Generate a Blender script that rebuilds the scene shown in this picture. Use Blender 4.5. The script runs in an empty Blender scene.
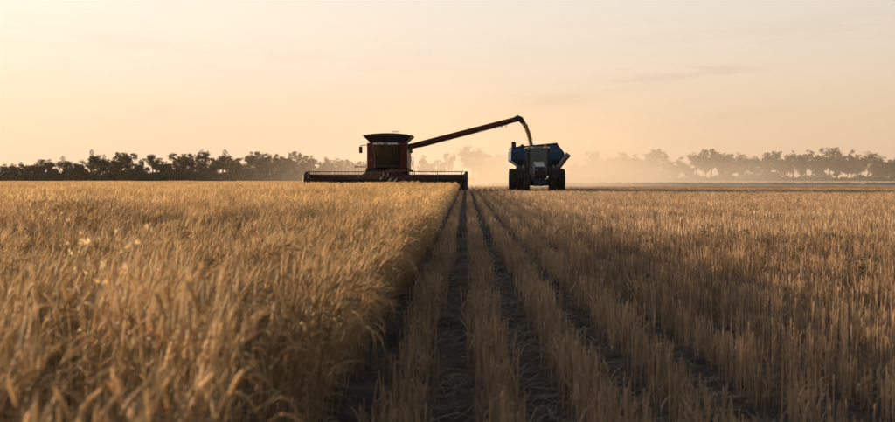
import bpy, bmesh, math, random
import numpy as np
from mathutils import Vector, Matrix, Euler

R = math.radians
scene = bpy.context.scene
col = scene.collection
rng = np.random.default_rng(7)
random.seed(7)

# ------------------------------------------------------------------ camera
CAM_H = 1.10
F_PX = 1000.0                       # focal length in photo pixels (photo is 895 wide)
cam_d = bpy.data.cameras.new("camera")
cam = bpy.data.objects.new("camera", cam_d)
col.objects.link(cam)
cam.location = (0, 0, CAM_H)
cam.rotation_euler = Euler((R(90 - 1.89), 0, R(1.06)), 'XYZ')
cam_d.sensor_width = 36
cam_d.lens = 36 * F_PX / 895.0
cam_d.clip_start = 0.05
cam_d.clip_end = 9000
cam_d.dof.use_dof = True
cam_d.dof.focus_distance = 60
cam_d.dof.aperture_fstop = 4.0
scene.camera = cam
CAM_M = cam.rotation_euler.to_matrix()


def pix(x, y, Y):
    """world point seen at photo pixel (x, y) at depth Y"""
    d = CAM_M @ Vector(((x - 447.5) / F_PX, (211 - y) / F_PX, -1))
    k = Y / d.y
    return Vector((d.x * k, Y, CAM_H + d.z * k))


# ------------------------------------------------------------------ light
SUN_AZ = 62.0       # degrees left of the row direction (+Y)
SUN_EL = 7.0
S = Vector((-math.sin(R(SUN_AZ)) * math.cos(R(SUN_EL)), math.cos(R(SUN_AZ)) * math.cos(R(SUN_EL)), math.sin(R(SUN_EL))))
sun_d = bpy.data.lights.new("sun", 'SUN')
sun_d.energy = 5.0
sun_d.angle = R(0.6)
sun_d.color = (1.0, 0.69, 0.40)
sun = bpy.data.objects.new("sun", sun_d)
sun.rotation_euler = S.to_track_quat('Z', 'Y').to_euler()
sun.location = (-60, 40, 30)
col.objects.link(sun)

world = bpy.data.worlds.new("World")
scene.world = world
world.use_nodes = True
wn, wl = world.node_tree.nodes, world.node_tree.links
wn.clear()


def wnode(t, **kw):
    n = wn.new(t)
    for k, v in kw.items():
        setattr(n, k, v)
    return n


w_out = wnode('ShaderNodeOutputWorld')
w_bg = wnode('ShaderNodeBackground')
w_bg.inputs['Strength'].default_value = 0.1
wl.new(w_bg.outputs[0], w_out.inputs[0])
sky = wnode('ShaderNodeTexSky', sky_type='NISHITA')
sky.sun_disc = False
sky.sun_elevation = R(SUN_EL)
sky.sun_rotation = R(-SUN_AZ)
sky.altitude = 200
sky.air_density = 1.2
sky.dust_density = 5.0
sky.ozone_density = 1.5
tc = wnode('ShaderNodeTexCoord')
sep = wnode('ShaderNodeSeparateXYZ')
wl.new(tc.outputs['Generated'], sep.inputs[0])
# warm dusty veil near the horizon, thinning upward
ramp = wnode('ShaderNodeValToRGB')
cr = ramp.color_ramp
cr.elements[0].position = 0.0
cr.elements[0].color = (0.83, 0.565, 0.365, 1)
cr.elements[1].position = 1.0
cr.elements[1].color = (0.34, 0.38, 0.45, 1)
for p, c in ((0.06, (0.85, 0.63, 0.43, 1)), (0.13, (0.86, 0.72, 0.58, 1)), (0.20, (0.88, 0.78, 0.68, 1)), (0.5, (0.50, 0.50, 0.52, 1))):
    e = cr.elements.new(p)
    e.color = c
wl.new(sep.outputs['Z'], ramp.inputs[0])
# brighter toward the sun
dot = wnode('ShaderNodeVectorMath', operation='DOT_PRODUCT')
wl.new(tc.outputs['Generated'], dot.inputs[0])
dot.inputs[1].default_value = S
gl0 = wnode('ShaderNodeMapRange')
gl0.inputs['From Min'].default_value = -1
gl0.inputs['From Max'].default_value = 1
wl.new(dot.outputs['Value'], gl0.inputs[0])
glow = wnode('ShaderNodeFloatCurve')
gcv = glow.mapping.curves[0]
gcv.points.new(.5, .66)
gcv.points.new(.8, .86)
for p_, q_ in zip(gcv.points, ((0, .20), (.5, .66), (.8, .86), (1, 1))):
    p_.location = q_
glow.mapping.update()
wl.new(gl0.outputs[0], glow.inputs['Value'])
glm = wnode('ShaderNodeMath', operation='MULTIPLY')
glm.inputs[1].default_value = 7.35
wl.new(glow.outputs[0], glm.inputs[0])
veil = wnode('ShaderNodeVectorMath', operation='SCALE')
wl.new(ramp.outputs[0], veil.inputs[0])
wl.new(glm.outputs[0], veil.inputs['Scale'])
mixf = wnode('ShaderNodeMapRange')
mixf.inputs['From Min'].default_value = 0.1
mixf.inputs['From Max'].default_value = 0.7
mixf.inputs['To Min'].default_value = 0.93
mixf.inputs['To Max'].default_value = 0.45
wl.new(sep.outputs['Z'], mixf.inputs[0])
wmix = wnode('ShaderNodeMix', data_type='RGBA')
wl.new(mixf.outputs[0], wmix.inputs[0])
wl.new(sky.outputs[0], wmix.inputs[6])
wl.new(veil.outputs[0], wmix.inputs[7])
# thin wispy clouds: long streaks of noise, slightly greyer than the veil
wmap = wnode('ShaderNodeMapping')
wmap.inputs['Scale'].default_value = (8, 8, 62.0)
wmap.inputs['Location'].default_value = (1.37, 0.2, 4.1)
wl.new(tc.outputs['Generated'], wmap.inputs[0])
cn = wnode('ShaderNodeTexNoise')
cn.inputs['Scale'].default_value = 1.6
cn.inputs['Detail'].default_value = 7
cn.inputs['Roughness'].default_value = 0.66
wl.new(wmap.outputs[0], cn.inputs['Vector'])
cram = wnode('ShaderNodeMapRange', interpolation_type='SMOOTHSTEP')
cram.inputs['From Min'].default_value = 0.42
cram.inputs['From Max'].default_value = 0.60
cram.inputs['To Max'].default_value = 1.0
wl.new(cn.outputs['Fac'], cram.inputs[0])
patch_sum = None
for (px_, py_, wx_, wz_, amt) in ((700, 72, .075, .0075, .9), (620, 84, .05, .008, .7), (550, 101, .05, .012, .75), (690, 112, .10, .014, .35), (170, 120, .05, .012, .4), (60, 30, .16, .012, .3), (260, 60, .25, .02, .3), (800, 30, .3, .018, .3), (-500, 60, .3, .03, .6), (1700, 90, .3, .03, .6)):
    d_ = (CAM_M @ Vector(((px_ - 447.5) / F_PX, (211 - py_) / F_PX, -1))).normalized()
    sb_ = wnode('ShaderNodeVectorMath', operation='SUBTRACT')
    wl.new(tc.outputs['Generated'], sb_.inputs[0]); sb_.inputs[1].default_value = d_
    dv_ = wnode('ShaderNodeVectorMath', operation='DIVIDE')
    wl.new(sb_.outputs[0], dv_.inputs[0]); dv_.inputs[1].default_value = (wx_, wx_, wz_)
    ln_ = wnode('ShaderNodeVectorMath', operation='LENGTH')
    wl.new(dv_.outputs[0], ln_.inputs[0])
    fr_ = wnode('ShaderNodeMapRange', interpolation_type='SMOOTHSTEP')
    fr_.inputs['From Min'].default_value = 1.6; fr_.inputs['From Max'].default_value = 0.0
    fr_.inputs['To Max'].default_value = amt
    wl.new(ln_.outputs['Value'], fr_.inputs[0])
    if patch_sum is None:
        patch_sum = fr_.outputs[0]
    else:
        ad_ = wnode('ShaderNodeMath', operation='ADD')
        wl.new(patch_sum, ad_.inputs[0]); wl.new(fr_.outputs[0], ad_.inputs[1])
        patch_sum = ad_.outputs[0]
cfac = wnode('ShaderNodeMath', operation='MULTIPLY')
wl.new(patch_sum, cfac.inputs[0]); wl.new(cram.outputs[0], cfac.inputs[1])
cmul = wnode('ShaderNodeMix', data_type='RGBA', blend_type='MULTIPLY')
wl.new(cfac.outputs[0], cmul.inputs[0])
wl.new(wmix.outputs[2], cmul.inputs[6])
cmul.inputs[7].default_value = (0.89, 0.855, 0.875, 1)
wl.new(cmul.outputs[2], w_bg.inputs[0])

scene.view_settings.view_transform = 'Standard'
scene.view_settings.look = 'None'
scene.view_settings.gamma = 1
scene.view_settings.use_curve_mapping = False
scene.view_settings.exposure = 0.95
scene.cycles.use_denoising = True
scene.cycles.max_bounces = 8
scene.cycles.transparent_max_bounces = 16
scene.cycles.volume_bounces = 1
scene.cycles.volume_step_rate = 2.0
scene.cycles.volume_max_steps = 96
scene.cycles.sample_clamp_indirect = 6.0


# ------------------------------------------------------------------ materials
def mat_new(name):
    m = bpy.data.materials.new(name)
    m.use_nodes = True
    m.node_tree.nodes.clear()
    return m, m.node_tree.nodes, m.node_tree.links


def straw_mat(name, c1, c2, transl, rough=0.6):
    """dry plant: tint attribute varies each stalk, object random varies each tuft"""
    m, n, l = mat_new(name)
    out = n.new('ShaderNodeOutputMaterial')
    at = n.new('ShaderNodeAttribute')
    at.attribute_name = 'tint'
    oi = n.new('ShaderNodeObjectInfo')
    a = n.new('ShaderNodeMath'); a.operation = 'MULTIPLY_ADD'
    a.inputs[1].default_value = 0.45
    l.new(oi.outputs['Random'], a.inputs[0])
    b = n.new('ShaderNodeMath'); b.operation = 'MULTIPLY'; b.inputs[1].default_value = 0.55
    l.new(at.outputs['Fac'], b.inputs[0])
    l.new(b.outputs[0], a.inputs[2])
    mx = n.new('ShaderNodeMix'); mx.data_type = 'RGBA'
    mx.inputs[6].default_value = (*c1, 1)
    mx.inputs[7].default_value = (*c2, 1)
    l.new(a.outputs[0], mx.inputs[0])
    p = n.new('ShaderNodeBsdfPrincipled')
    p.inputs['Roughness'].default_value = rough
    p.inputs['Specular IOR Level'].default_value = 0.35
    l.new(mx.outputs[2], p.inputs['Base Color'])
    t = n.new('ShaderNodeBsdfTranslucent')
    l.new(mx.outputs[2], t.inputs[0])
    ms = n.new('ShaderNodeMixShader')
    ms.inputs[0].default_value = transl
    l.new(p.outputs[0], ms.inputs[1])
    l.new(t.outputs[0], ms.inputs[2])
    l.new(ms.outputs[0], out.inputs[0])
    return m


def paint_mat(name, c, rough=0.4, metal=0.0, dust=0.35, coat=0.0):
    """machine paint with blotchy road dust on it"""
    m, n, l = mat_new(name)
    out = n.new('ShaderNodeOutputMaterial')
    p = n.new('ShaderNodeBsdfPrincipled')
    tcn = n.new('ShaderNodeTexCoord')
    nz = n.new('ShaderNodeTexNoise')
    nz.inputs['Scale'].default_value = 2.3
    nz.inputs['Detail'].default_value = 8
    nz.inputs['Roughness'].default_value = 0.7
    l.new(tcn.outputs['Object'], nz.inputs['Vector'])
    mr = n.new('ShaderNodeMapRange')
    mr.inputs['From Min'].default_value = 0.35
    mr.inputs['From Max'].default_value = 0.75
    mr.inputs['To Max'].default_value = dust
    l.new(nz.outputs['Fac'], mr.inputs[0])
    mx = n.new('ShaderNodeMix'); mx.data_type = 'RGBA'
    mx.inputs[6].default_value = (*c, 1)
    mx.inputs[7].default_value = (0.27, 0.21, 0.14, 1)
    l.new(mr.outputs[0], mx.inputs[0])
    l.new(mx.outputs[2], p.inputs['Base Color'])
    rr = n.new('ShaderNodeMapRange')
    rr.inputs['To Min'].default_value = rough
    rr.inputs['To Max'].default_value = 0.9
    l.new(mr.outputs[0], rr.inputs[0])
    l.new(rr.outputs[0], p.inputs['Roughness'])
    p.inputs['Metallic'].default_value = metal
    p.inputs['Specular IOR Level'].default_value = 0.22
    p.inputs['Coat Weight'].default_value = coat
    l.new(p.outputs[0], out.inputs[0])
    return m


def glass_mat(name, c):
    m, n, l = mat_new(name)
    out = n.new('ShaderNodeOutputMaterial')
    t = n.new('ShaderNodeBsdfTransparent')
    t.inputs[0].default_value = (*c, 1)
    g = n.new('ShaderNodeBsdfGlossy')
    g.inputs['Roughness'].default_value = 0.08
    g.inputs[0].default_value = (0.8, 0.8, 0.8, 1)
    f = n.new('ShaderNodeFresnel'); f.inputs[0].default_value = 1.5
    ms = n.new('ShaderNodeMixShader')
    l.new(f.outputs[0], ms.inputs[0])
    l.new(t.outputs[0], ms.inputs[1])
    l.new(g.outputs[0], ms.inputs[2])
    l.new(ms.outputs[0], out.inputs[0])
    return m


def ground_mat(name, cols, scale, bump=0.4):
    m, n, l = mat_new(name)
    out = n.new('ShaderNodeOutputMaterial')
    p = n.new('ShaderNodeBsdfPrincipled')
    p.inputs['Roughness'].default_value = 0.95
    p.inputs['Specular IOR Level'].default_value = 0.15
    g = n.new('ShaderNodeNewGeometry')
    nz = n.new('ShaderNodeTexNoise')
    nz.inputs['Scale'].default_value = scale
    nz.inputs['Detail'].default_value = 10
    nz.inputs['Roughness'].default_value = 0.7
    l.new(g.outputs['Position'], nz.inputs['Vector'])
    r = n.new('ShaderNodeValToRGB')
    r.color_ramp.elements[0].position = 0.32
    r.color_ramp.elements[0].color = (*cols[0], 1)
    r.color_ramp.elements[1].position = 0.72
    r.color_ramp.elements[1].color = (*cols[-1], 1)
    if len(cols) > 2:
        e = r.color_ramp.elements.new(0.5)
        e.color = (*cols[1], 1)
    l.new(nz.outputs['Fac'], r.inputs[0])
    l.new(r.outputs[0], p.inputs['Base Color'])
    b = n.new('ShaderNodeBump')
    b.inputs['Strength'].default_value = bump
    b.inputs['Distance'].default_value = 0.03
    n2 = n.new('ShaderNodeTexNoise')
    n2.inputs['Scale'].default_value = scale * 6
    n2.inputs['Detail'].default_value = 6
    l.new(g.outputs['Position'], n2.inputs['Vector'])
    l.new(n2.outputs['Fac'], b.inputs['Height'])
    l.new(b.outputs[0], p.inputs['Normal'])
    l.new(p.outputs[0], out.inputs[0])
    return m


M = dict(
    wheat=straw_mat('ripe_wheat', (0.31, 0.22, 0.118), (0.88, 0.665, 0.38), 0.42),
    stubble=straw_mat('cut_straw', (0.20, 0.138, 0.088), (0.70, 0.50, 0.315), 0.28),
    litter=straw_mat('loose_straw', (0.10, 0.08, 0.06), (0.40, 0.32, 0.22), 0.1),
    oat=straw_mat('wild_oat', (0.60, 0.45, 0.24), (0.74, 0.60, 0.38), 0.5),
    weed=straw_mat('green_weed', (0.030, 0.045, 0.014), (0.075, 0.085, 0.03), 0.25),
    leaf=straw_mat('gum_leaf', (0.024, 0.030, 0.014), (0.060, 0.062, 0.030), 0.2),
    scrub=straw_mat('scrub_leaf', (0.018, 0.024, 0.013), (0.045, 0.048, 0.026), 0.15),
    bark=paint_mat('bark', (0.12, 0.09, 0.07), 0.9, 0, 0.3),
    red=paint_mat('red_paint', (0.095, 0.006, 0.008), 0.5, 0, 0.07),
    darkred=paint_mat('dark_red_steel', (0.060, 0.005, 0.005), 0.5, 0, 0.08),
    black=paint_mat('black_steel', (0.010, 0.010, 0.012), 0.5, 0, 0.07),
    grey=paint_mat('grey_steel', (0.16, 0.15, 0.15), 0.45, 0.4, 0.35),
    pale=paint_mat('pale_steel', (0.50, 0.48, 0.45), 0.5, 0.1, 0.45),
    white=paint_mat('white_paint', (0.62, 0.60, 0.56), 0.45, 0, 0.4),
    blue=paint_mat('blue_paint', (0.002, 0.046, 0.115), 0.5, 0, 0.05),
    navy=paint_mat('navy_paint', (0.003, 0.022, 0.066), 0.5, 0, 0.05),
    rubber=paint_mat('rubber', (0.008, 0.008, 0.008), 0.8, 0, 0.06),
    rim_red=paint_mat('red_rim', (0.16, 0.02, 0.015), 0.5, 0, 0.5),
    rim_white=paint_mat('pale_rim', (0.46, 0.43, 0.38), 0.5, 0, 0.5),
    seat=paint_mat('seat_fabric', (0.03, 0.03, 0.032), 0.9, 0, 0.1),
    glass=glass_mat('tinted_glass', (0.58, 0.72, 0.70)),
    lamp=paint_mat('lamp_glass', (0.62, 0.62, 0.60), 0.2, 0, 0.2, 0.5),
    orange=paint_mat('orange_lens', (0.60, 0.20, 0.03), 0.3, 0, 0.1, 0.5),
    grain=straw_mat('grain', (0.19, 0.11, 0.045), (0.28, 0.18, 0.08), 0.1, 0.8),
    soil=ground_mat('soil', ((0.022, 0.018, 0.016), (0.050, 0.040, 0.032), (0.11, 0.085, 0.06)), 5.0, 0.6),
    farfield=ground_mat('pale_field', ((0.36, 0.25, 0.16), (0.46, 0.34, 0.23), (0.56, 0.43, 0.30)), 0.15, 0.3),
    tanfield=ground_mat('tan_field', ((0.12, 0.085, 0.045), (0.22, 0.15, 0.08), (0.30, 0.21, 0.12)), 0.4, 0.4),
)


# ------------------------------------------------------------------ mesh helpers
class MB:
    """collects shapes, then links them as one mesh object"""

    def __init__(self):
        self.v, self.f, self.t = [], [], []
        self.tint = 0.5

    def add(self, vs, fs):
        o = len(self.v)
        self.v += [tuple(p) for p in vs]
        self.t += [self.tint] * len(vs)
        self.f += [tuple(i + o for i in q) for q in fs]

    def box(self, a, b):
        (x0, y0, z0), (x1, y1, z1) = a, b
        self.add([(x0, y0, z0), (x1, y0, z0), (x1, y1, z0), (x0, y1, z0), (x0, y0, z1), (x1, y0, z1), (x1, y1, z1), (x0, y1, z1)],
                 [(3, 2, 1, 0), (4, 5, 6, 7), (0, 1, 5, 4), (1, 2, 6, 5), (2, 3, 7, 6), (3, 0, 4, 7)])

    def hexa(self, p):
        """eight corners ordered as in box()"""
        self.add(p, [(3, 2, 1, 0), (4, 5, 6, 7), (0, 1, 5, 4), (1, 2, 6, 5), (2, 3, 7, 6), (3, 0, 4, 7)])

    def prism(self, poly, axis, a, b):
        """polygon in the two other axes, extruded along axis from a to b"""
        def mk(p, k):
            return {'x': (k, p[0], p[1]), 'y': (p[0], k, p[1]), 'z': (p[0], p[1], k)}[axis]
        n = len(poly)
        vs = [mk(p, a) for p in poly] + [mk(p, b) for p in poly]
        fs = [tuple(range(n))[::-1], tuple(range(n, 2 * n))]
        fs += [(i, (i + 1) % n, n + (i + 1) % n, n + i) for i in range(n)]
        self.add(vs, fs)

    def tube(self, pts, rad, n=8, cap=True):
        pts = [Vector(p) for p in pts]
        if not hasattr(rad, '__len__'):
            rad = [rad] * len(pts)
        vs, fs = [], []
        up = Vector((0, 0, 1))
        for i, p in enumerate(pts):
            d = (pts[min(i + 1, len(pts) - 1)] - pts[max(i - 1, 0)]).normalized()
            u = d.cross(up)
            if u.length < 1e-3:
                u = d.cross(Vector((0, 1, 0)))
            u.normalize()
            w = u.cross(d)
            for k in range(n):
                a = 2 * math.pi * k / n
                vs.append(p + (u * math.cos(a) + w * math.sin(a)) * rad[i])
        for i in range(len(pts) - 1):
            for k in range(n):
                fs.append((i * n + k, i * n + (k + 1) % n, (i + 1) * n + (k + 1) % n, (i + 1) * n + k))
        if cap:
            fs.append(tuple(range(n))[::-1])
            fs.append(tuple(range((len(pts) - 1) * n, len(pts) * n)))
        self.add(vs, fs)

    def lathe_x(self, prof, n=32, c=(0, 0, 0)):
        """profile of (x, radius) turned about the x axis through c"""
        vs, fs = [], []
        for (x, r) in prof:
            for k in range(n):
                a = 2 * math.pi * k / n
                vs.append((c[0] + x, c[1] + r * math.cos(a), c[2] + r * math.sin(a)))
        m = len(prof)
        for i in range(m - 1):
            for k in range(n):
                fs.append((i * n + k, i * n + (k + 1) % n, (i + 1) * n + (k + 1) % n, (i + 1) * n + k))
        fs.append(tuple(range(n))[::-1])
        fs.append(tuple(range((m - 1) * n, m * n)))
        self.add(vs, fs)

    def mesh(self, name, mat, smooth=False):
        me = bpy.data.meshes.new(name)
        me.from_pydata(self.v, [], self.f)
        at = me.attributes.new('tint', 'FLOAT', 'POINT')
        at.data.foreach_set('value', np.array(self.t, dtype=np.float32))
        me.materials.append(mat)
        if smooth:
            me.polygons.foreach_set('use_smooth', [True] * len(me.polygons))
        me.update()
        return me

    def build(self, name, mat, parent=None, smooth=False, bevel=0, recalc=True):
        me = self.mesh(name, M[mat] if isinstance(mat, str) else mat, False)
        if recalc:
            bm = bmesh.new(); bm.from_mesh(me)
            bmesh.ops.recalc_face_normals(bm, faces=bm.faces)
            bm.to_mesh(me); bm.free()
        if smooth:
            me.polygons.foreach_set('use_smooth', [True] * len(me.polygons))
        o = bpy.data.objects.new(name, me)
        col.objects.link(o)
        if parent:
            o.parent = parent
        if bevel:
            b = o.modifiers.new('bevel', 'BEVEL')
            b.width = bevel; b.segments = 2; b.limit_method = 'ANGLE'; b.angle_limit = R(40)
        if smooth:
            try:
                me.set_sharp_from_angle(angle=R(40))
            except Exception:
                pass
        return o


def one(kind, name, mat, parent, *a, **kw):
    """one-shape mesh object"""
    opt = {k: kw.pop(k) for k in ('smooth', 'bevel') if k in kw}
    m = MB()
    getattr(m, kind)(*a, **kw)
    return m.build(name, mat, parent, **opt)


def tag(o, label=None, cat=None, group=None, kind=None):
    if label: o['label'] = label
    if cat: o['category'] = cat
    if group: o['group'] = group
    if kind: o['kind'] = kind
    return o


def empty(name, loc, rz=0.0):
    o = bpy.data.objects.new(name, None)
    col.objects.link(o)
    o.location = loc
    o.rotation_euler = (0, 0, rz)
    o.empty_display_size = 0.5
    return o


def sheet(name, x0, x1, y0, y1, z, mat, nx=2, ny=2, amp=0.0, wob=0.0):
    """ground sheet; amp makes it gently uneven, wob makes near and far edges wander"""
    xs = np.linspace(x0, x1, nx); ys = np.linspace(y0, y1, ny)
    v, f = [], []
    for j, y in enumerate(ys):
        for i, x in enumerate(xs):
            yy = y
            if wob and j in (0, ny - 1):
                yy += wob * (math.sin(x * 0.13 + j) + 0.6 * math.sin(x * 0.37 + 2 * j))
            v.append((x, yy, z + (amp * (rng.random() - 0.5) if amp else 0)))
    for j in range(ny - 1):
        for i in range(nx - 1):
            a = j * nx + i
            f.append((a, a + 1, a + nx + 1, a + nx))
    me = bpy.data.meshes.new(name)
    me.from_pydata(v, [], f)
    me.materials.append(M[mat])
    o = bpy.data.objects.new(name, me)
    col.objects.link(o)
    return o


# ------------------------------------------------------------------ geometry-node scatter for plants
def scatter(name, pts, rots, scl, idx, meshes):
    """one object whose points carry copies of the given meshes"""
    c = bpy.data.collections.new(name + '_tufts')
    for i, me in enumerate(meshes):
        ob = bpy.data.objects.new('tuft_%03d_%s' % (i, name), me)   # named so that index order holds
        c.objects.link(ob)
    me = bpy.data.meshes.new(name)
    pts = np.asarray(pts, dtype=np.float32)
    me.vertices.add(len(pts))
    me.vertices.foreach_set('co', pts.ravel())
    for nm, ty, dat, key in (('rot', 'FLOAT_VECTOR', rots, 'vector'), ('scl', 'FLOAT_VECTOR', scl, 'vector'), ('idx', 'INT', idx, 'value')):
        a = me.attributes.new(nm, ty, 'POINT')
        a.data.foreach_set(key, np.asarray(dat, dtype=np.int32 if ty == 'INT' else np.float32).ravel())
    me.update()
    o = bpy.data.objects.new(name, me)
    col.objects.link(o)
    g = bpy.data.node_groups.new(name + '_nodes', 'GeometryNodeTree')
    g.interface.new_socket('Geometry', in_out='INPUT', socket_type='NodeSocketGeometry')
    g.interface.new_socket('Geometry', in_out='OUTPUT', socket_type='NodeSocketGeometry')
    N, L = g.nodes, g.links
    gi, go = N.new('NodeGroupInput'), N.new('NodeGroupOutput')
    ci = N.new('GeometryNodeCollectionInfo')
    ci.inputs['Collection'].default_value = c
    ci.inputs['Separate Children'].default_value = True
    ci.inputs['Reset Children'].default_value = True
    ip = N.new('GeometryNodeInstanceOnPoints')
    ip.inputs['Pick Instance'].default_value = True

    def na(nm, ty):
        n = N.new('GeometryNodeInputNamedAttribute')
        n.data_type = ty
        n.inputs['Name'].default_value = nm
        return n.outputs[0]
    er = N.new('FunctionNodeEulerToRotation')
    L.new(na('rot', 'FLOAT_VECTOR'), er.inputs[0])
    L.new(er.outputs[0], ip.inputs['Rotation'])
    L.new(na('scl', 'FLOAT_VECTOR'), ip.inputs['Scale'])
    L.new(na('idx', 'INT'), ip.inputs['Instance Index'])
    L.new(gi.outputs[0], ip.inputs['Points'])
    L.new(ci.outputs[0], ip.inputs['Instance'])
    L.new(ip.outputs[0], go.inputs[0])
    md = o.modifiers.new('tufts', 'NODES')
    md.node_group = g
    return o


# ================================================================== the setting
ROW = 0.42
ROW0 = 0.14                 # X of the stubble row just right of the camera
EDGE_ROW = ROW0 - 2 * ROW   # last standing wheat row (-0.66)
WHEAT_END = 90.0
HEAD_Y = 70.0               # cutter bar of the combine

tag(sheet('ground', -4000, 4000, -1000, 5000, 0.0, 'soil'), kind='structure')
# cloddy soil between the rows near the camera
nx_, ny_ = 230, 480
gx, gy = np.meshgrid(np.linspace(-2.0, 9.5, nx_), np.linspace(-1.5, 22.5, ny_))
gz = np.zeros_like(gx)
for k in range(60):
    fr = rng.uniform(3, 34); an = rng.uniform(0, 6.28)
    gz += (0.05 / fr) * np.sin(fr * (gx * math.cos(an) + gy * math.sin(an)) + rng.uniform(0, 6.28))
gz += 0.012 * np.cos((gx - ROW0) / ROW * 2 * math.pi) + np.abs(rng.normal(0, 0.006, gx.shape)) + 0.02
brd = np.minimum(np.minimum(gx + 2.0, 9.5 - gx), np.minimum(gy + 1.5, 22.5 - gy))
gz = np.clip(gz, 0.004, 0.06) * np.clip(brd / 0.6, 0, 1) + 0.003
me = bpy.data.meshes.new('field_soil')
ii = np.arange(nx_ * ny_).reshape(ny_, nx_)
quads = np.stack([ii[:-1, :-1], ii[:-1, 1:], ii[1:, 1:], ii[1:, :-1]], -1).reshape(-1, 4)
me.from_pydata(np.stack([gx, gy, gz], -1).reshape(-1, 3).tolist(), [], quads.tolist())
me.materials.append(M['soil'])
so = bpy.data.objects.new('field_soil', me)
col.objects.link(so)
tag(so, kind='structure')
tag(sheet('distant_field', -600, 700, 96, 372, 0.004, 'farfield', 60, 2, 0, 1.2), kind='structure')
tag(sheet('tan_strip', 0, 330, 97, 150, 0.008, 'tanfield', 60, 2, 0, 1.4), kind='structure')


# ---------------------------------------------------------------- wheat
def path(base, az, a0, k, L, n, pw=3.0):
    """stem that leans a0 and curls by k more toward its tip; returns points and end direction"""
    p = Vector(base)
    pts = [p.copy()]
    d = Vector((0, 0, 1))
    for i in range(n):
        s = (i + 0.5) / n
        a = a0 + k * s ** pw
        d = Vector((math.sin(a) * math.cos(az), math.sin(a) * math.sin(az), math.cos(a)))
        p = p + d * (L / n)
        pts.append(p.copy())
    return pts, d, a0 + k


def ribbon(mb, pts, w, side):
    vs, fs = [], []
    for i, p in enumerate(pts):
        ww = w[i] if hasattr(w, '__len__') else w
        vs += [p - side * ww * 0.5, p + side * ww * 0.5]
    for i in range(len(pts) - 1):
        fs.append((2 * i, 2 * i + 1, 2 * i + 3, 2 * i + 2))
    mb.add(vs, fs)


def wheat_stalk(mb, base, near, H):
    az = rng.normal(0.15, 1.35)
    a0 = abs(rng.normal(0.03, 0.05))
    k = rng.uniform(0.05, 0.9) if rng.random() < 0.66 else rng.uniform(0.9, 2.7)
    mb.tint = float(np.clip(rng.normal(0.30, 0.22), 0, 1))
    pts, d, a = path(base, az, a0, k * 0.6, H, 7 if near else 5, 5.0)
    side = Vector((-math.sin(az), math.cos(az), 0))
    th = rng.uniform(0, 6.28)
    rs = Vector((math.cos(th), math.sin(th), 0))
    if near:
        mb.tube(pts, [0.0016] * (len(pts) - 2) + [0.0013, 0.0010], 3, False)
    else:
        ribbon(mb, pts, 0.0045, rs)
    # ear, bending on past the stem
    eL = rng.uniform(0.058, 0.085)
    mb.tint = float(np.clip(mb.tint + rng.uniform(0.1, 0.7), 0, 1)) if rng.random() < .82 else 0.0
    p = pts[-1].copy()
    ep, ed = [p.copy()], [d]
    ne = 11 if near else 2
    for i in range(ne):
        a += (k * 0.5) / ne
        d = Vector((math.sin(a) * math.cos(az), math.sin(a) * math.sin(az), math.cos(a)))
        p = p + d * (eL / ne)
        ep.append(p.copy()); ed.append(d)
    nrm = side.cross(d)
    if near:
        mb.tube(ep, [0.0013, 0.0041, 0.0026, 0.0048, 0.0030, 0.0050, 0.0030, 0.0047, 0.0027, 0.0039, 0.0020, 0.0006], 5, True)
        mb.tint = min(1.0, mb.tint + .25)
        for i in range(13):                                  # awns
            j = 1 + i % 10
            b = ep[j]
            sp = rng.uniform(0.10, 0.42)
            ph = rng.uniform(0, 6.28)
            dd = (ed[j] + (side * math.cos(ph) + nrm * math.sin(ph)) * sp).normalized()
            q = dd.cross(Vector((0.3, 0.5, 0.8))).normalized() * 0.00042
            tip = b + dd * rng.uniform(0.04, 0.08)
            mb.add([b - q, b + q, tip], [(0, 1, 2)])
        for i in range(rng.integers(0, 3)):                  # dry leaves
            j = rng.integers(2, 6)
            la = rng.uniform(0, 6.28)
            lp, ld, _ = path(pts[j], la, rng.uniform(0.3, 0.8), rng.uniform(1.2, 2.6), rng.uniform(0.10, 0.22), 4, 1.0)
            mb.tint *= 0.8
            ribbon(mb, lp, [0.003, 0.005, 0.004, 0.002, 0.0007], Vector((-math.sin(la + 0.6), math.cos(la + 0.6), 0.25)).normalized())
    else:
        tip = ep[-1] + d * 0.045
        for sd in (side, nrm):
            m = ep[0] + (ep[-1] - ep[0]) * 0.5
            mb.add([ep[0], m - sd * 0.0062, tip, m + sd * 0.0062], [(0, 1, 2, 3)])
        if rng.random() < 0.4:
            la = rng.uniform(0, 6.28)
            lp, ld, _ = path(pts[2], la, 0.5, 1.8, 0.16, 2, 1.0)
            ribbon(mb, lp, [0.007, 0.008, 0.002], Vector((-math.sin(la), math.cos(la), 0)))


def wheat_patch(near, rows, ln, n):
    mb = MB()
    for i in range(n):
        r = rng.integers(0, rows)
        x = (r - (rows - 1) / 2) * ROW + rng.normal(0, 0.055)
        y = rng.uniform(-ln / 2, ln / 2)
        wheat_stalk(mb, (x, y, 0), near, float(np.clip(rng.normal(0.63, 0.05), 0.42, 0.75)))
    return mb.mesh('wheat_tuft', M['wheat'], near)


wheat_meshes = [wheat_patch(True, 1, 0.5, 112) for _ in range(7)] + [wheat_patch(False, 3, 1.0, 300) for _ in range(5)]

wp, wr, ws, wi = [], [], [], []


def undul(x, y):
    return 1 + 0.06 * math.sin(x * 0.9 + 1.3 * math.sin(y * 0.35)) + 0.05 * math.sin(y * 0.8 + x * 0.4) + 0.03 * math.sin(y * 2.1 - x * 1.7)


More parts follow.
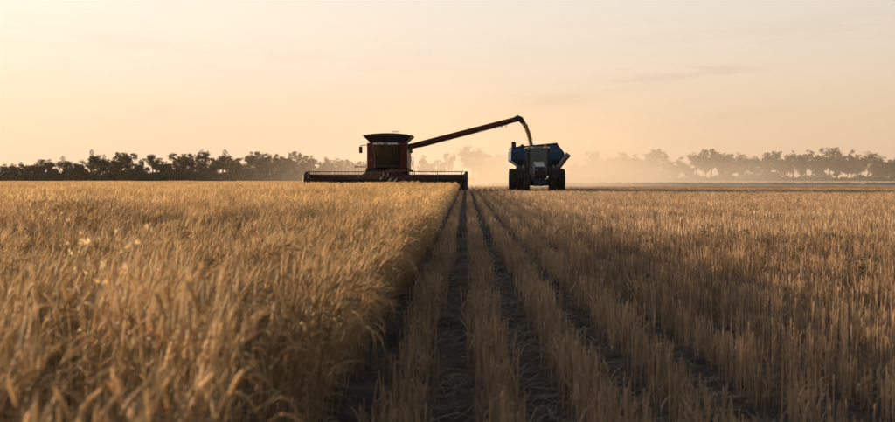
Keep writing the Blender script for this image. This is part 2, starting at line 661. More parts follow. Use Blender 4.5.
NEAR_Y = 15.0
for r in range(0, 66):                                       # near rows, single-row tufts
    x = EDGE_ROW - r * ROW
    y = -1.6
    while y < NEAR_Y:
        if x > -1.6 - 0.62 * max(y, 0) - 1.0:
            s = undul(x, y)
            edge = r == 0
            wp.append((x + rng.normal(0, 0.035 if edge else 0.015), y + rng.uniform(-.08, .08), 0))
            wr.append((rng.normal(0, .05), rng.normal(0.04, .09) if edge else rng.normal(0, .04), rng.normal(0, 0.45 if edge else 0.25)))
            ws.append((1, 1, s * rng.uniform(0.92, 1.08))); wi.append(rng.integers(0, 7))
        y += 0.5
for r in range(0, 48):                                       # far rows, three rows to a tuft
    x = EDGE_ROW - ROW - r * 3 * ROW
    y = NEAR_Y + 0.25
    while y < WHEAT_END:
        cut = (x > -13.0) and (y > HEAD_Y + 0.6)
        if x > -4.0 - 0.60 * y and not cut:
            s = undul(x, y)
            wp.append((x, y, 0)); wr.append((0, 0, rng.normal(0, 0.05)))
            ws.append((1, 1, s * rng.uniform(0.96, 1.04))); wi.append(rng.integers(7, 12))
        y += 1.0
wheat = scatter('wheat_crop', wp, wr, ws, wi, wheat_meshes)
tag(wheat, 'ripe golden standing wheat filling the left half of the field', 'wheat', kind='stuff')


# ---------------------------------------------------------------- stubble
def stubble_patch(near, rows, ln, n):
    mb = MB()
    for i in range(n):
        r = rng.integers(0, rows)
        x = (r - (rows - 1) / 2) * ROW + float(np.clip(rng.normal(0, 0.050), -0.11, 0.11))
        y = rng.uniform(-ln / 2, ln / 2)
        H = float(np.clip(rng.normal(0.258, 0.030), 0.10, 0.33))
        if rng.random() < 0.12:
            H *= rng.uniform(0.4, 0.8)
        az = rng.uniform(0, 6.28)
        a0 = abs(rng.normal(0, 0.06)) if rng.random() < 0.94 else rng.uniform(0.2, 0.6)
        mb.tint = float(np.clip(rng.normal(0.42, 0.32), 0, 1))
        pts, d, _ = path((x, y, 0), az, a0, rng.uniform(-0.1, 0.15), H, 3 if near else 2)
        th = rng.uniform(0, 6.28)
        rs = Vector((math.cos(th), math.sin(th), 0))
        if near:
            mb.tube(pts, 0.0021, 4, True)
            if rng.random() < 0.45:                          # torn leaf sheath
                la = rng.uniform(0, 6.28)
                lp, _, _ = path(pts[rng.integers(1, 3)], la, rng.uniform(0.1, 0.6), rng.uniform(0.4, 2.6), rng.uniform(0.06, 0.18), 4, 1.2)
                ribbon(mb, lp, [0.004, 0.006, 0.005, 0.003, 0.001], Vector((-math.sin(la), math.cos(la), 0.2)))
        else:
            ribbon(mb, pts, 0.007, rs)
    return mb.mesh('stubble_tuft', M['stubble'])


def litter_patch(n):
    mb = MB()
    for i in range(n):
        x, y = rng.uniform(-0.2, 0.2), rng.uniform(-0.25, 0.25)
        a = rng.uniform(0, 6.28)
        L = rng.uniform(0.03, 0.22)
        z0, z1 = rng.uniform(0.015, 0.04), rng.uniform(0.02, 0.07)
        mb.tint = float(rng.random())
        d = Vector((math.cos(a), math.sin(a), 0)) * L
        b = Vector((x, y, z0))
        mid = b + d * 0.5 + Vector((rng.normal(0, 0.01), rng.normal(0, 0.01), (z1 - z0) * 0.6))
        mb.tube([b, mid, b + d + Vector((0, 0, z1 - z0))], 0.0018, 3, False)
    return mb.mesh('litter_tuft', M['litter'])


st_meshes = [stubble_patch(True, 1, 0.5, 68) for _ in range(7)] + [stubble_patch(False, 3, 1.0, 210) for _ in range(5)]
sp_, sr, ss, si = [], [], [], []
lp_, lr, ls, li = [], [], [], []
NEAR_S = 16.0
for r in range(-1, 60):
    x = ROW0 + r * ROW
    y = -1.4
    while y < NEAR_S:
        if x < 2.0 + 0.66 * max(y, 0):
            if rng.random() < 0.985:
                sp_.append((x + 0.02 * math.sin(y * 0.7 + r), y, 0)); sr.append((0, 0, math.pi * rng.integers(0, 2) + rng.normal(0, 0.06)))
                ss.append((rng.uniform(0.85, 1.2), 1, rng.uniform(0.82, 1.2))); si.append(rng.integers(0, 7))
            for q in range(2):
                lp_.append((x + ROW / 2 + rng.normal(0, 0.06), y + rng.uniform(0, 0.4), 0.0)); lr.append((0, 0, rng.uniform(0, 6.28)))
                ls.append((1, 1, 1)); li.append(rng.integers(0, 4))
        y += 0.5
for r in range(0, 54):
    x = ROW0 + r * 3 * ROW
    y = NEAR_S + 0.25
    while y < 98:
        if x < 5 + 0.62 * y:
            sp_.append((x, y, 0)); sr.append((0, 0, math.pi * rng.integers(0, 2)))
            ss.append((1, 1, rng.uniform(0.88, 1.12))); si.append(rng.integers(7, 12))
        y += 1.0
for r in range(-12, 0):                                      # strip the combine has just cut, behind its header
    x = ROW0 - 0.39 + r * 3 * ROW
    y = HEAD_Y + 2.0
    while y < 98 and x > -13.5:
        sp_.append((x, y, 0)); sr.append((0, 0, 0)); ss.append((1, 1, rng.uniform(0.85, 1.05))); si.append(rng.integers(7, 12))
        y += 1.0
tag(scatter('stubble', sp_, sr, ss, si, st_meshes), 'rows of cut straw stubble on the harvested right half', 'stubble', kind='stuff')
tag(scatter('straw_litter', lp_, lr, ls, li, [litter_patch(34) for _ in range(4)]), 'loose straw and chaff lying between the stubble rows', 'straw', kind='stuff')


# ================================================================== machines
def make_wheel(parent, c, r, w, rim, face=1, lugs=20, name='wheel'):
    """wheel (Empty) > tyre, rim; axis along x"""
    e = empty(name, c)
    e.parent = parent
    m = MB()
    rr = r * 0.56
    m.lathe_x([(-w * .44, rr), (-w * .5, rr + (r - rr) * .35), (-w * .49, r * .90), (-w * .40, r * .965), (0, r * .975), (w * .40, r * .965),
               (w * .49, r * .90), (w * .5, rr + (r - rr) * .35), (w * .44, rr)], 40)
    for k in range(lugs):
        for sgn in (-1, 1):
            a = 2 * math.pi * (k + 0.25 * sgn) / lugs
            a2 = a + 0.55 * 2 * math.pi / lugs
            def pt(x, ang, rad): return (x, rad * math.cos(ang), rad * math.sin(ang))
            da = 0.20 * 2 * math.pi / lugs
            x0, x1 = sgn * w * .02, sgn * w * .49
            ri, ro = r * .95, r
            m.hexa([pt(x0, a2 - da, ri), pt(x1, a - da, ri * .95), pt(x1, a + da, ri * .95), pt(x0, a2 + da, ri),
                    pt(x0, a2 - da, ro), pt(x1, a - da, ro * .955), pt(x1, a + da, ro * .955), pt(x0, a2 + da, ro)])
    m.build('tyre', 'rubber', e, smooth=True)
    m = MB()
    f = face
    m.lathe_x([(-w * .40, rr * 1.0), (-w * .42, rr * .94), (-w * .10, rr * .86), (-w * .06, rr * .42), (-w * .22, rr * .34), (-w * .22, rr * .05)] if f < 0 else
              [(w * .22, rr * .05), (w * .22, rr * .34), (w * .06, rr * .42), (w * .10, rr * .86), (w * .42, rr * .94), (w * .40, rr * 1.0)], 28)
    for k in range(8):
        a = 2 * math.pi * k / 8
        y, z = rr * .26 * math.cos(a), rr * .26 * math.sin(a)
        m.box((f * w * .21, y - .02, z - .02), (f * w * .27, y + .02, z + .02))
    m.build('rim', rim, e, smooth=True)
    return e


# ---------------------------------------------------------------- combine harvester
XC = pix(388, 180, 75).x
combine = empty('combine_harvester', (XC, HEAD_Y, 0))
tag(combine, 'dark red combine harvester facing the camera, its wide header cutting the wheat', 'combine')
hx0 = pix(303.5, 180, HEAD_Y).x - XC
hx1 = pix(467.5, 180, HEAD_Y).x - XC
hm = 0.5 * (hx0 + hx1)

# chassis and body
m = MB()
m.box((-1.10, 3.7, 0.85), (1.10, 9.0, 1.55))
m.build('chassis', 'black', combine, bevel=.03)
for sx in (-1, 1):
    xo, xi = sx * 1.50, sx * 0.90
    prof = [(4.15, 1.72), (9.4, 1.55), (9.5, 2.7), (8.6, 3.45), (4.6, 3.70), (4.15, 3.70)]
    one('prism', 'side_panel', 'red', combine, prof, 'x', min(xo, xi), max(xo, xi), bevel=.05)
    for z in (2.1, 2.5, 2.9, 3.3):                               # ribs on the panel front
        one('box', 'panel_rib', 'darkred', combine, (min(xo, xi) + .06, 4.10, z), (max(xo, xi) - .06, 4.148, z + .05))
m = MB()
m.hexa([(-.88, 4.9, 1.6), (.88, 4.9, 1.6), (.88, 9.9, 1.6), (-.88, 9.9, 1.6), (-.88, 4.9, 3.66), (.88, 4.9, 3.66), (.88, 9.3, 3.2), (-.88, 9.3, 3.2)])
m.build('separator_body', 'darkred', combine, bevel=.04)
m = MB()
m.hexa([(-1.2, 8.9, 1.0), (1.2, 8.9, 1.0), (1.4, 10.3, 0.9), (-1.4, 10.3, 0.9), (-1.2, 8.9, 1.56), (1.2, 8.9, 1.56), (1.2, 10.0, 1.9), (-1.2, 10.0, 1.9)])
m.build('straw_spreader', 'black', combine, bevel=.03)
# grain tank with flared extensions
m = MB()
m.box((-1.36, 4.75, 3.68), (1.36, 7.6, 3.80))
tank = m.build('grain_tank', 'darkred', combine, bevel=.02)
zb, zt = 3.80, 4.30


def flap(p0, p1, p2, p3, th):
    """thin panel from four corners with thickness"""
    a, b, c, d = map(Vector, (p0, p1, p2, p3))
    n = (b - a).cross(d - a).normalized() * th
    q = MB(); q.hexa([a, b, c, d, a + n, b + n, c + n, d + n])
    q.build('tank_extension', 'black', tank)


flap((-1.34, 4.76, zb), (1.34, 4.76, zb), (1.80, 4.20, zt - .02), (-1.80, 4.20, zt - .02), .03)
flap((1.34, 7.58, zb), (-1.34, 7.58, zb), (-1.80, 8.1, zt), (1.80, 8.1, zt), .03)
flap((1.34, 4.80, zb), (1.34, 7.55, zb), (1.84, 8.05, zt), (1.84, 4.25, zt), .03)
flap((-1.34, 7.55, zb), (-1.34, 4.80, zb), (-1.84, 4.25, zt), (-1.84, 8.05, zt), .03)
m = MB()                                                          # tarp hump over the tank
for i in range(6):
    x0, x1 = -1.5 + i * .5, -1.0 + i * .5
    z0 = zt + .04 + .10 * math.cos((x0) / 1.55 * math.pi / 2)
    z1 = zt + .04 + .10 * math.cos((x1) / 1.55 * math.pi / 2)
    m.hexa([(x0, 4.35, zt - .05), (x1, 4.35, zt - .05), (x1, 7.95, zt - .05), (x0, 7.95, zt - .05), (x0, 4.35, z0), (x1, 4.35, z1), (x1, 7.95, z1), (x0, 7.95, z0)])
m.build('tank_cover', 'black', tank)
for x in (-.95, .62):                                             # pale lamp bars on the tank front
    one('hexa', 'tank_lamp', 'pale', tank, [(x, 4.46, 4.02), (x + .34, 4.46, 4.02), (x + .34, 4.50, 4.02), (x, 4.50, 4.02), (x, 4.37, 4.11), (x + .34, 4.37, 4.11), (x + .34, 4.41, 4.11), (x, 4.41, 4.11)])
m = MB()
m.tube([(.28, 6.6, zt + .05), (.28, 6.6, zt + .32)], .025, 6)
m.tube([(.62, 6.6, zt + .05), (.62, 6.6, zt + .28)], .025, 6)
m.tube([(.18, 6.6, zt + .34), (.30, 6.6, zt + .40), (.45, 6.6, zt + .30), (.60, 6.6, zt + .40), (.72, 6.6, zt + .34)], .028, 6)
m.build('antenna_bracket', 'grey', tank)

# cab
cab = empty('cab', (0, 0, 0)); cab.parent = combine
one('box', 'cab_floor', 'black', cab, (-.86, 3.08, 1.86), (.86, 4.86, 2.04), bevel=.03)
one('box', 'rear_wall', 'black', cab, (-.86, 4.74, 2.06), (.86, 4.86, 3.52))
for sx in (-1, 1):
    m = MB()
    m.hexa([(sx * .80 - .05, 3.34, 2.04), (sx * .80 + .05, 3.34, 2.04), (sx * .80 + .05, 3.46, 2.04), (sx * .80 - .05, 3.46, 2.04),
            (sx * .84 - .05, 3.12, 3.50), (sx * .84 + .05, 3.12, 3.50), (sx * .84 + .05, 3.24, 3.50), (sx * .84 - .05, 3.24, 3.50)])
    m.build('front_pillar', 'black', cab, bevel=.015)
    m = MB()
    s0 = sx * .835
    m.hexa([(s0 - .006, 3.46, 2.05), (s0 + .006, 3.46, 2.05), (s0 + .006, 4.72, 2.05), (s0 - .006, 4.72, 2.05),
            (s0 - .006, 3.26, 3.49), (s0 + .006, 3.26, 3.49), (s0 + .006, 4.72, 3.49), (s0 - .006, 4.72, 3.49)])
    m.build('side_window', 'glass', cab)
m = MB()
NS = 12
wv, wf = [], []
for off in (0, .012):
    for zz, yy, ww in ((2.05, 3.37, .74), (2.8, 3.24, .77), (3.49, 3.15, .78)):
        for k in range(NS + 1):
            t_ = -1 + 2 * k / NS
            wv.append((ww * t_, yy - .24 * (1 - t_ * t_) + off, zz))
W_ = NS + 1
for o_ in (0, 3 * W_):
    for r_ in range(2):
        for k in range(NS):
            a = o_ + r_ * W_ + k
            wf.append((a, a + 1, a + W_ + 1, a + W_))
m.add(wv, wf)
ws_ = m.build('windshield', 'glass', cab, smooth=True)
one('tube', 'wiper', 'black', ws_, [(0.0, 3.08, 2.10), (.30, 2.97, 2.9)], .015, 5)
m = MB()
m.hexa([(-.96, 2.84, 3.51), (.96, 2.84, 3.51), (.96, 4.9, 3.51), (-.96, 4.9, 3.51), (-.90, 2.92, 3.70), (.90, 2.92, 3.70), (.90, 4.74, 3.672), (-.90, 4.74, 3.672)])
roof = m.build('cab_roof', 'grey', cab, bevel=.04)
for x in (-.74, -.50, -.26, .26, .50, .74):
    m = MB(); m.box((x - .09, 2.80, 3.54), (x + .09, 2.87, 3.66)); m.build('work_light', 'lamp', roof, bevel=.01)
m = MB()
m.box((-.28, 4.1, 2.05), (.28, 4.6, 2.50)); m.box((-.28, 4.50, 2.50), (.28, 4.66, 3.15)); m.box((-.16, 4.5, 3.16), (.16, 4.62, 3.36))
m.build('seat', 'seat', cab, bevel=.04)
m = MB()
m.tube([(0, 3.55, 2.05), (0, 3.72, 2.62)], .05, 8)
m.tube([(.19 * math.cos(a), 3.72 + .07 * math.sin(a), 2.64 + .18 * math.sin(a)) for a in np.linspace(0, 2 * math.pi, 17)], .018, 6, False)
m.build('steering_wheel', 'black', cab)
# deck, ladder, rails, mirrors
one('box', 'deck', 'black', combine, (-1.52, 3.45, 1.58), (1.95, 4.14, 1.70), bevel=.02)
m = MB()
for s0 in (1.58, 1.98):
    m.tube([(s0 + .02, 3.5, 1.72), (s0 - .0, 3.5, 2.62)], .022, 6)
m.tube([(1.58, 3.5, 2.62), (1.98, 3.5, 2.62)], .022, 6)
m.tube([(1.56, 4.1, 3.05), (1.72, 3.9, 2.9), (1.98, 3.5, 1.72)], .026, 6)
m.tube([(1.98, 3.5, 2.15), (1.98, 4.1, 2.15)], .02, 6)
m.build('handrail', 'grey', combine)
m = MB()
m.tube([(-1.48, 3.5, 1.70), (-1.48, 3.5, 2.40), (-1.0, 3.5, 2.40)], .022, 6)
m.build('handrail', 'grey', combine)
for k in range(3):
    x = .30 + .12 * k
    one('tube', 'hose', 'black', combine, [(x, 3.9, 1.86), (x + .05, 3.2, 1.98 - .05 * k), (x + .1, 2.4, 1.55), (x + .1, 1.8, 1.30)], .028, 6)
lad = empty('ladder', (0, 0, 0)); lad.parent = combine
for s0 in (1.62, 2.06):
    one('tube', 'stile', 'grey', lad, [(s0, 3.40, 1.66), (s0 + .12, 3.32, .55)], .028, 6)
for k in range(4):
    z = .62 + .27 * k
    one('box', 'rung', 'grey', lad, (1.66 + .1 * (1.66 - z), 3.30, z), (2.05 + .1 * (1.66 - z), 3.44, z + .03))
for sx in (-1, 1):
    m = MB()
    m.tube([(sx * .90, 3.2, 3.52), (sx * 1.60, 3.0, 3.50), (sx * 1.86, 2.95, 3.46)], .028, 6)
    arm = m.build('mirror_arm', 'black', combine)
    m = MB(); m.box((sx * 1.83 - .12, 2.90, 2.92), (sx * 1.83 + .12, 2.99, 3.40)); m.build('mirror', 'black', arm, bevel=.03)
one('tube', 'marker_arm', 'black', combine, [(-1.50, 3.6, 1.92), (-2.24, 3.55, 1.93)], .035, 6)
one('box', 'marker_light', 'orange', combine, (-2.34, 3.50, 1.87), (-2.24, 3.60, 1.99), bevel=.01)
one('tube', 'beacon', 'orange', roof, [(-.55, 4.4, 3.68), (-.55, 4.4, 3.80)], .06, 10)
# wheels
for sx in (-1, 1):
    make_wheel(combine, (sx * 1.25, 4.55, .95), .95, .72, 'rim_red', sx)
    make_wheel(combine, (sx * 1.30, 8.3, .62), .62, .48, 'rim_red', sx, 16)
one('tube', 'axle', 'black', combine, [(-1.2, 4.55, .95), (1.2, 4.55, .95)], .16, 10)
# feeder house
m = MB()
m.hexa([(-.85, 1.55, .35), (.85, 1.55, .35), (.75, 4.0, 1.05), (-.75, 4.0, 1.05), (-.85, 1.55, 1.15), (.85, 1.55, 1.15), (.75, 3.9, 1.80), (-.75, 3.9, 1.80)])
fh = m.build('feeder_house', 'darkred', combine, bevel=.03)
for sx in (-1, 1):
    one('tube', 'lift_cylinder', 'grey', fh, [(sx * .6, 2.0, .5), (sx * .55, 3.9, .9)], .06, 8)
one('prism', 'top_shield', 'black', combine, [(-1.75, 1.20), (1.45, 1.20), (1.15, 1.50), (.4, 1.66), (-.9, 1.60), (-1.5, 1.45)], 'y', 1.75, 1.95, bevel=.02)

# header: part of the combine, with its own pieces
head = empty('header', (0, 0, 0)); head.parent = combine
one('box', 'back_sheet', 'black', head, (hx0 + .08, 1.42, .35), (hx1 - .08, 1.50, 1.20))
one('box', 'top_beam', 'darkred', head, (hx0 + .08, 1.36, 1.20), (hx1 - .08, 1.58, 1.34), bevel=.02)
one('box', 'draper_belt', 'black', head, (hx0 + .1, .18, .28), (hx1 - .1, 1.40, .36))
m = MB()
m.box((hx0 + .05, .05, .22), (hx1 - .05, .17, .28))
n_g = int((hx1 - hx0) / .0762 / 2)
for k in range(n_g):
    x = hx0 + .1 + (hx1 - hx0 - .2) * k / (n_g - 1)
    m.hexa([(x - .015, -.10, .245), (x + .015, -.10, .245), (x + .02, .05, .225), (x - .02, .05, .225), (x - .004, -.10, .25), (x + .004, -.10, .25), (x + .02, .05, .275), (x - .02, .05, .275)])
m.build('cutter_bar', 'grey', head)
for sx, xe in ((-1, hx0), (1, hx1)):
    prof = [(-.75, .18), (-.30, .62), (.10, 1.15), (.75, 1.55), (1.30, 1.58), (1.60, 1.30), (1.60, .22)]
    a, b = (xe - .02, xe + .20) if sx < 0 else (xe - .20, xe + .02)
    es = one('prism', 'end_sheet', 'black', head, prof, 'x', a, b, bevel=.03)
    one('tube', 'crop_divider', 'grey', head, [(xe - sx * .08, -.70, .20), (xe - sx * .06, -1.25, .10)], [.09, .02], 8)
one('tube', 'crop_wand', 'pale', head, [(hx0 + .02, -.2, .80), (hx0 + .02, -.1, 1.30)], .035, 6)
# reel
RC, RY, RR_ = 0.98, 0.45, 0.56
halves = ((hx0 + .28, hm - .05), (hm + .05, hx1 - .28))
one('tube', 'reel_shaft', 'black', head, [(hx0 + .2, RY, RC), (hx1 - .2, RY, RC)], .07, 10)
for (xa, xb) in halves:
    for k in range(6):
        a = R(90 + 60 * k + 8)
        yy, zz = RY + RR_ * math.cos(a), RC + RR_ * math.sin(a)
        m = MB()
        m.tube([(xa, yy, zz), (xb, yy, zz)], .030, 6)
        nt = int((xb - xa) / .155)
        for q in range(nt):
            x = xa + .05 + q * (xb - xa - .1) / (nt - 1)
            sgn = 1 if (k == 0 and xa > hm) else -1
            m.tube([(x, yy, zz), (x, yy - .03 * 1, zz + sgn * .17 * (0.8 + .4 * rng.random()))], [.014, .007], 4, False)
        m.build('reel_bat', 'darkred', head)
    for q in range(4):
        x = xa + .1 + q * (xb - xa - .2) / 3
        m = MB()
        for k in range(6):
            a = R(90 + 60 * k + 8)
            m.tube([(x, RY, RC), (x, RY + RR_ * math.cos(a), RC + RR_ * math.sin(a))], .022, 5)
        m.build('reel_spider', 'black', head)
for x in (hx0 + .22, hm, hx1 - .22):
    one('tube', 'reel_arm', 'black', head, [(x, RY, RC), (x, 1.45, 1.36)], .06, 8)
for x, z in ((hm - .35, 1.02), (hm + .25, .90), (hm + .62, .86)):
    one('tube', 'hydraulic_ram', 'pale', head, [(x, -.16, z), (x + .16, .05, z + .16)], .05, 8)

# unloading auger swung out to the right of the picture
base = Vector((1.45, 5.6, 3.42))
tip = pix(515.5, 119.5, 77.2) - Vector((XC, HEAD_Y, 0))
aug = empty('unloading_auger', (0, 0, 0)); aug.parent = combine
one('tube', 'elbow', 'darkred', aug, [base - Vector((.55, 0, .9)), base - Vector((.40, 0, .2)), base - Vector((.1, 0, .02)), base + (tip - base) * .05], [.26, .26, .24, .22], 14, smooth=True)
one('tube', 'auger_tube', 'darkred', aug, [base + (tip - base) * .05, tip], [.215, .20], 16, smooth=True)
dirv = (tip - base).normalized()
upv = Vector((0, -1, 0)).cross(dirv) * -1
if upv.z < 0: upv = -upv
for k in (.30, .62):
    c = base + (tip - base) * k
    one('tube', 'clamp_ring', 'black', aug, [c - dirv * .05, c + dirv * .05], .232, 16)
m = MB()
pts = [base + (tip - base) * s - upv * (.235 + .015 * math.sin(s * 40)) for s in np.linspace(.10, .92, 14)]
m.tube(pts, .022, 5)
m.build('hose', 'black', aug)
for k in (.80, .86):
    c = base + (tip - base) * k - upv * .2
    one('tube', 'hanger_bracket', 'black', aug, [c, c - upv * .14 + dirv * .05], .035, 6)
one('box', 'auger_light', 'lamp', aug, tuple(base + (tip - base) * .9 - upv * .36 - Vector((.05, .05, .05))), tuple(base + (tip - base) * .9 - upv * .36 + Vector((.05, .05, .05))), bevel=.01)
m = MB()                                                          # curved rubber spout
c0 = tip - dirv * .05
m.tube([c0, tip + dirv * .18 + Vector((0, 0, .04)), tip + dirv * .42 + Vector((0, 0, -.08)), tip + dirv * .62 + Vector((0, 0, -.40))], [.22, .25, .22, .17], 14)
m.build('spout', 'black', aug, smooth=True)
sp_end = tip + dirv * .60 + Vector((0, 0, -.36)) + Vector((XC, HEAD_Y, 0))

# ---------------------------------------------------------------- tractor
TY = 69.6
XT = pix(538.5, 180, 71.5).x
tractor = empty('tractor', (XT, TY, 0))
tag(tractor, 'blue tractor facing the camera with paired rear tyres, towing the grain bin', 'tractor')
m = MB()
m.hexa([(-.46, .10, 1.05), (.46, .10, 1.05), (.52, 2.25, 1.05), (-.52, 2.25, 1.05), (-.40, .16, 1.86), (.40, .16, 1.86), (.50, 2.25, 2.26), (-.50, 2.25, 2.26)])
hood = m.build('hood', 'navy', tractor, bevel=.08)
one('hexa', 'hood_stripe', 'pale', hood, [(-.30, .22, 1.893), (.30, .22, 1.893), (.38, 2.2, 2.256), (-.38, 2.2, 2.256), (-.28, .24, 1.915), (.28, .24, 1.915), (.36, 2.2, 2.275), (-.36, 2.2, 2.275)])
one('box', 'grille', 'black', hood, (-.39, .055, 1.12), (.39, .125, 1.76), bevel=.02)
m = MB()
for k in range(7):
    m.box((-.32, .035, 1.15 + k * .065), (.32, .054, 1.175 + k * .065))
m.build('grille_bars', 'black', hood)
for sx in (-1, 1):
    one('box', 'headlight', 'grey', hood, (sx * .27 - .08, .02, 1.62), (sx * .27 + .08, .054, 1.71), bevel=.01)
one('box', 'chassis', 'black', tractor, (-.33, .2, .62), (.33, 4.2, 1.04), bevel=.04)
for k in range(6):
    x = -.36 + k * .145
    one('box', 'weight', 'navy', tractor, (x - .06, -.42, .62), (x + .06, .02, 1.0), bevel=.03)
one('tube', 'front_axle', 'black', tractor, [(-.85, .95, .66), (.85, .95, .66)], .11, 8)
one('tube', 'rear_axle', 'black', tractor, [(-1.95, 3.75, .88), (1.95, 3.75, .88)], .13, 8)
for sx in (-1, 1):
    make_wheel(tractor, (sx * .90, .95, .68), .68, .40, 'rim_white', sx, 18, 'front_wheel')
    make_wheel(tractor, (sx * 1.16, 3.75, .90), .90, .50, 'rim_white', sx, 20, 'rear_wheel')
    make_wheel(tractor, (sx * 1.78, 3.75, .90), .90, .50, 'rim_white', sx, 20, 'rear_wheel')
    prof = [(2.75, 1.10), (2.9, 1.62), (3.3, 1.92), (4.1, 1.95), (4.5, 1.70), (4.46, 1.64), (4.05, 1.87), (3.35, 1.84), (2.98, 1.56), (2.83, 1.10)]
    one('prism', 'fender', 'black', tractor, prof, 'x', min(sx * .80, sx * 1.50), max(sx * .80, sx * 1.50))
    m = MB()
    m.tube([(sx * .80, 2.42, 1.95), (sx * 1.06, 2.34, 1.95)], .03, 6)
    arm = m.build('mirror_arm', 'black', tractor)
    one('box', 'mirror', 'grey', arm, (sx * 1.10 - .07, 2.28, 1.78), (sx * 1.10 + .07, 2.35, 2.04), bevel=.02)
    m = MB()
    for q in range(3):
        m.box((sx * 1.0 - .2, 2.30, .65 + q * .33), (sx * 1.0 + .2, 2.62, .69 + q * .33))
    m.box((sx * .79 - .02, 2.34, .65), (sx * .79 + .02, 2.6, 1.5))
    m.build('step', 'black', tractor)
tc_ = empty('cab', (0, 0, 0)); tc_.parent = tractor
one('box', 'cab_floor', 'black', tc_, (-.78, 2.30, 1.25), (.78, 3.95, 1.46), bevel=.03)
for sx in (-1, 1):
    for (ya, yb, w, pm) in ((2.32, 2.46, .045, 'black'), (3.82, 3.80, .05, 'black')):
        m = MB()
        m.hexa([(sx * .72 - w, ya, 1.46), (sx * .72 + w, ya, 1.46), (sx * .72 + w, ya + .12, 1.46), (sx * .72 - w, ya + .12, 1.46),
                (sx * .74 - w, yb, 3.20), (sx * .74 + w, yb, 3.20), (sx * .74 + w, yb + .12, 3.20), (sx * .74 - w, yb + .12, 3.20)])
        m.build('pillar', pm, tc_)
    one('hexa', 'side_window', 'glass', tc_, [(sx * .75 - .005, 2.45, 1.47), (sx * .75 + .005, 2.45, 1.47), (sx * .75 + .005, 3.81, 1.47), (sx * .75 - .005, 3.81, 1.47),
                                              (sx * .77 - .005, 2.59, 3.19), (sx * .77 + .005, 2.59, 3.19), (sx * .77 + .005, 3.79, 3.19), (sx * .77 - .005, 3.79, 3.19)])
one('hexa', 'windshield', 'glass', tc_, [(-.66, 2.37, 1.47), (.66, 2.37, 1.47), (.66, 2.382, 1.47), (-.66, 2.382, 1.47), (-.68, 2.51, 3.19), (.68, 2.51, 3.19), (.68, 2.522, 3.19), (-.68, 2.522, 3.19)])
one('box', 'rear_console', 'seat', tc_, (-.66, 3.70, 1.47), (.66, 3.82, 2.30))
one('hexa', 'rear_window', 'glass', tc_, [(-.66, 3.88, 1.47), (.66, 3.88, 1.47), (.66, 3.89, 1.47), (-.66, 3.89, 1.47), (-.68, 3.86, 3.19), (.68, 3.86, 3.19), (.68, 3.87, 3.19), (-.68, 3.87, 3.19)])
one('box', 'window_bar', 'black', tc_, (-.70, 2.40, 1.88), (.70, 2.43, 1.93))
one('tube', 'wiper', 'black', tc_, [(0, 2.36, 1.62), (.25, 2.44, 2.5)], .018, 5)
m = MB()
m.hexa([(-.95, 2.25, 3.205), (.95, 2.25, 3.205), (.92, 4.05, 3.205), (-.92, 4.05, 3.205), (-.80, 2.40, 3.36), (.80, 2.40, 3.36), (.80, 3.95, 3.40), (-.80, 3.95, 3.40)])
rf = m.build('cab_roof', 'grey', tc_, bevel=.05)
for x in (-.72, -.45, .45, .72):
    one('box', 'work_light', 'lamp', rf, (x - .09, 2.20, 3.24), (x + .09, 2.26, 3.34), bevel=.01)
m = MB()
m.box((-.27, 3.1, 1.47), (.27, 3.6, 1.95)); m.box((-.26, 3.50, 1.95), (.26, 3.66, 2.60)); m.box((-.15, 3.5, 2.61), (.15, 3.62, 2.80))
m.build('seat', 'seat', tc_, bevel=.04)
m = MB()
m.tube([(0, 2.5, 1.6), (0, 2.75, 2.12)], .05, 8)
m.tube([(.2 * math.cos(a), 2.76 + .08 * math.sin(a), 2.14 + .18 * math.sin(a)) for a in np.linspace(0, 2 * math.pi, 17)], .018, 6, False)
m.build('steering_wheel', 'black', tc_)
m = MB()
m.tube([(-.66, 2.12, 1.9), (-.68, 2.12, 3.1), (-.68, 2.2, 3.28)], [.075, .065, .06], 10)
m.build('exhaust_stack', 'black', tractor, smooth=True)
one('tube', 'beacon', 'orange', rf, [(.6, 3.5, 3.38), (.6, 3.5, 3.56)], .07, 10)
one('box', 'drawbar', 'black', tractor, (-.08, 4.2, .5), (.08, 5.0, .6))

# ---------------------------------------------------------------- chaser bin
BY = 76.0
XB = pix(536.5, 160, 78).x
binr = empty('grain_bin_trailer', (XB, BY, 0))
tag(binr, 'blue chaser bin trailer behind the tractor, grain pouring into it', 'trailer')


def ring(x0, x1, y0, y1, z, zr=None):
    zr = z if zr is None else zr
    return [(x0, y0, z), (x1, y0, zr), (x1, y1, zr), (x0, y1, z)]


m = MB()
rings = [ring(-.55, .55, 1.6, 3.3, 1.0), ring(-1.25, 1.25, .8, 4.3, 1.85), ring(-2.08, 1.98, .0, 5.2, 2.48), ring(-2.08, 1.98, .0, 5.2, 3.08, 3.0),
         ring(-1.98, 1.42, .10, 5.1, 3.40, 3.72)]
vs = [p for r_ in rings for p in r_]
inner = [(p[0] * .97, p[1] + (.05 if p[1] < 2.5 else -.05), p[2]) for p in rings[-1]]
inner2 = [(p[0] * .97, p[1] + (.05 if p[1] < 2.5 else -.05), 3.0) for p in rings[-1]]
vs += inner + inner2
fs = []
for i in range(6):
    for k in range(4):
        fs.append((4 * i + k, 4 * i + (k + 1) % 4, 4 * i + 4 + (k + 1) % 4, 4 * i + 4 + k))
fs.append((0, 3, 2, 1)); fs.append((24, 25, 26, 27))
m.add(vs, fs)
hop = m.build('hopper', 'blue', binr, bevel=.02)
for x in np.linspace(-1.9, 1.8, 7):
    one('box', 'hopper_rib', 'navy', hop, (x - .035, -.045, 2.50), (x + .035, -.003, 3.0))
m = MB()
rr_ = rings[-1]
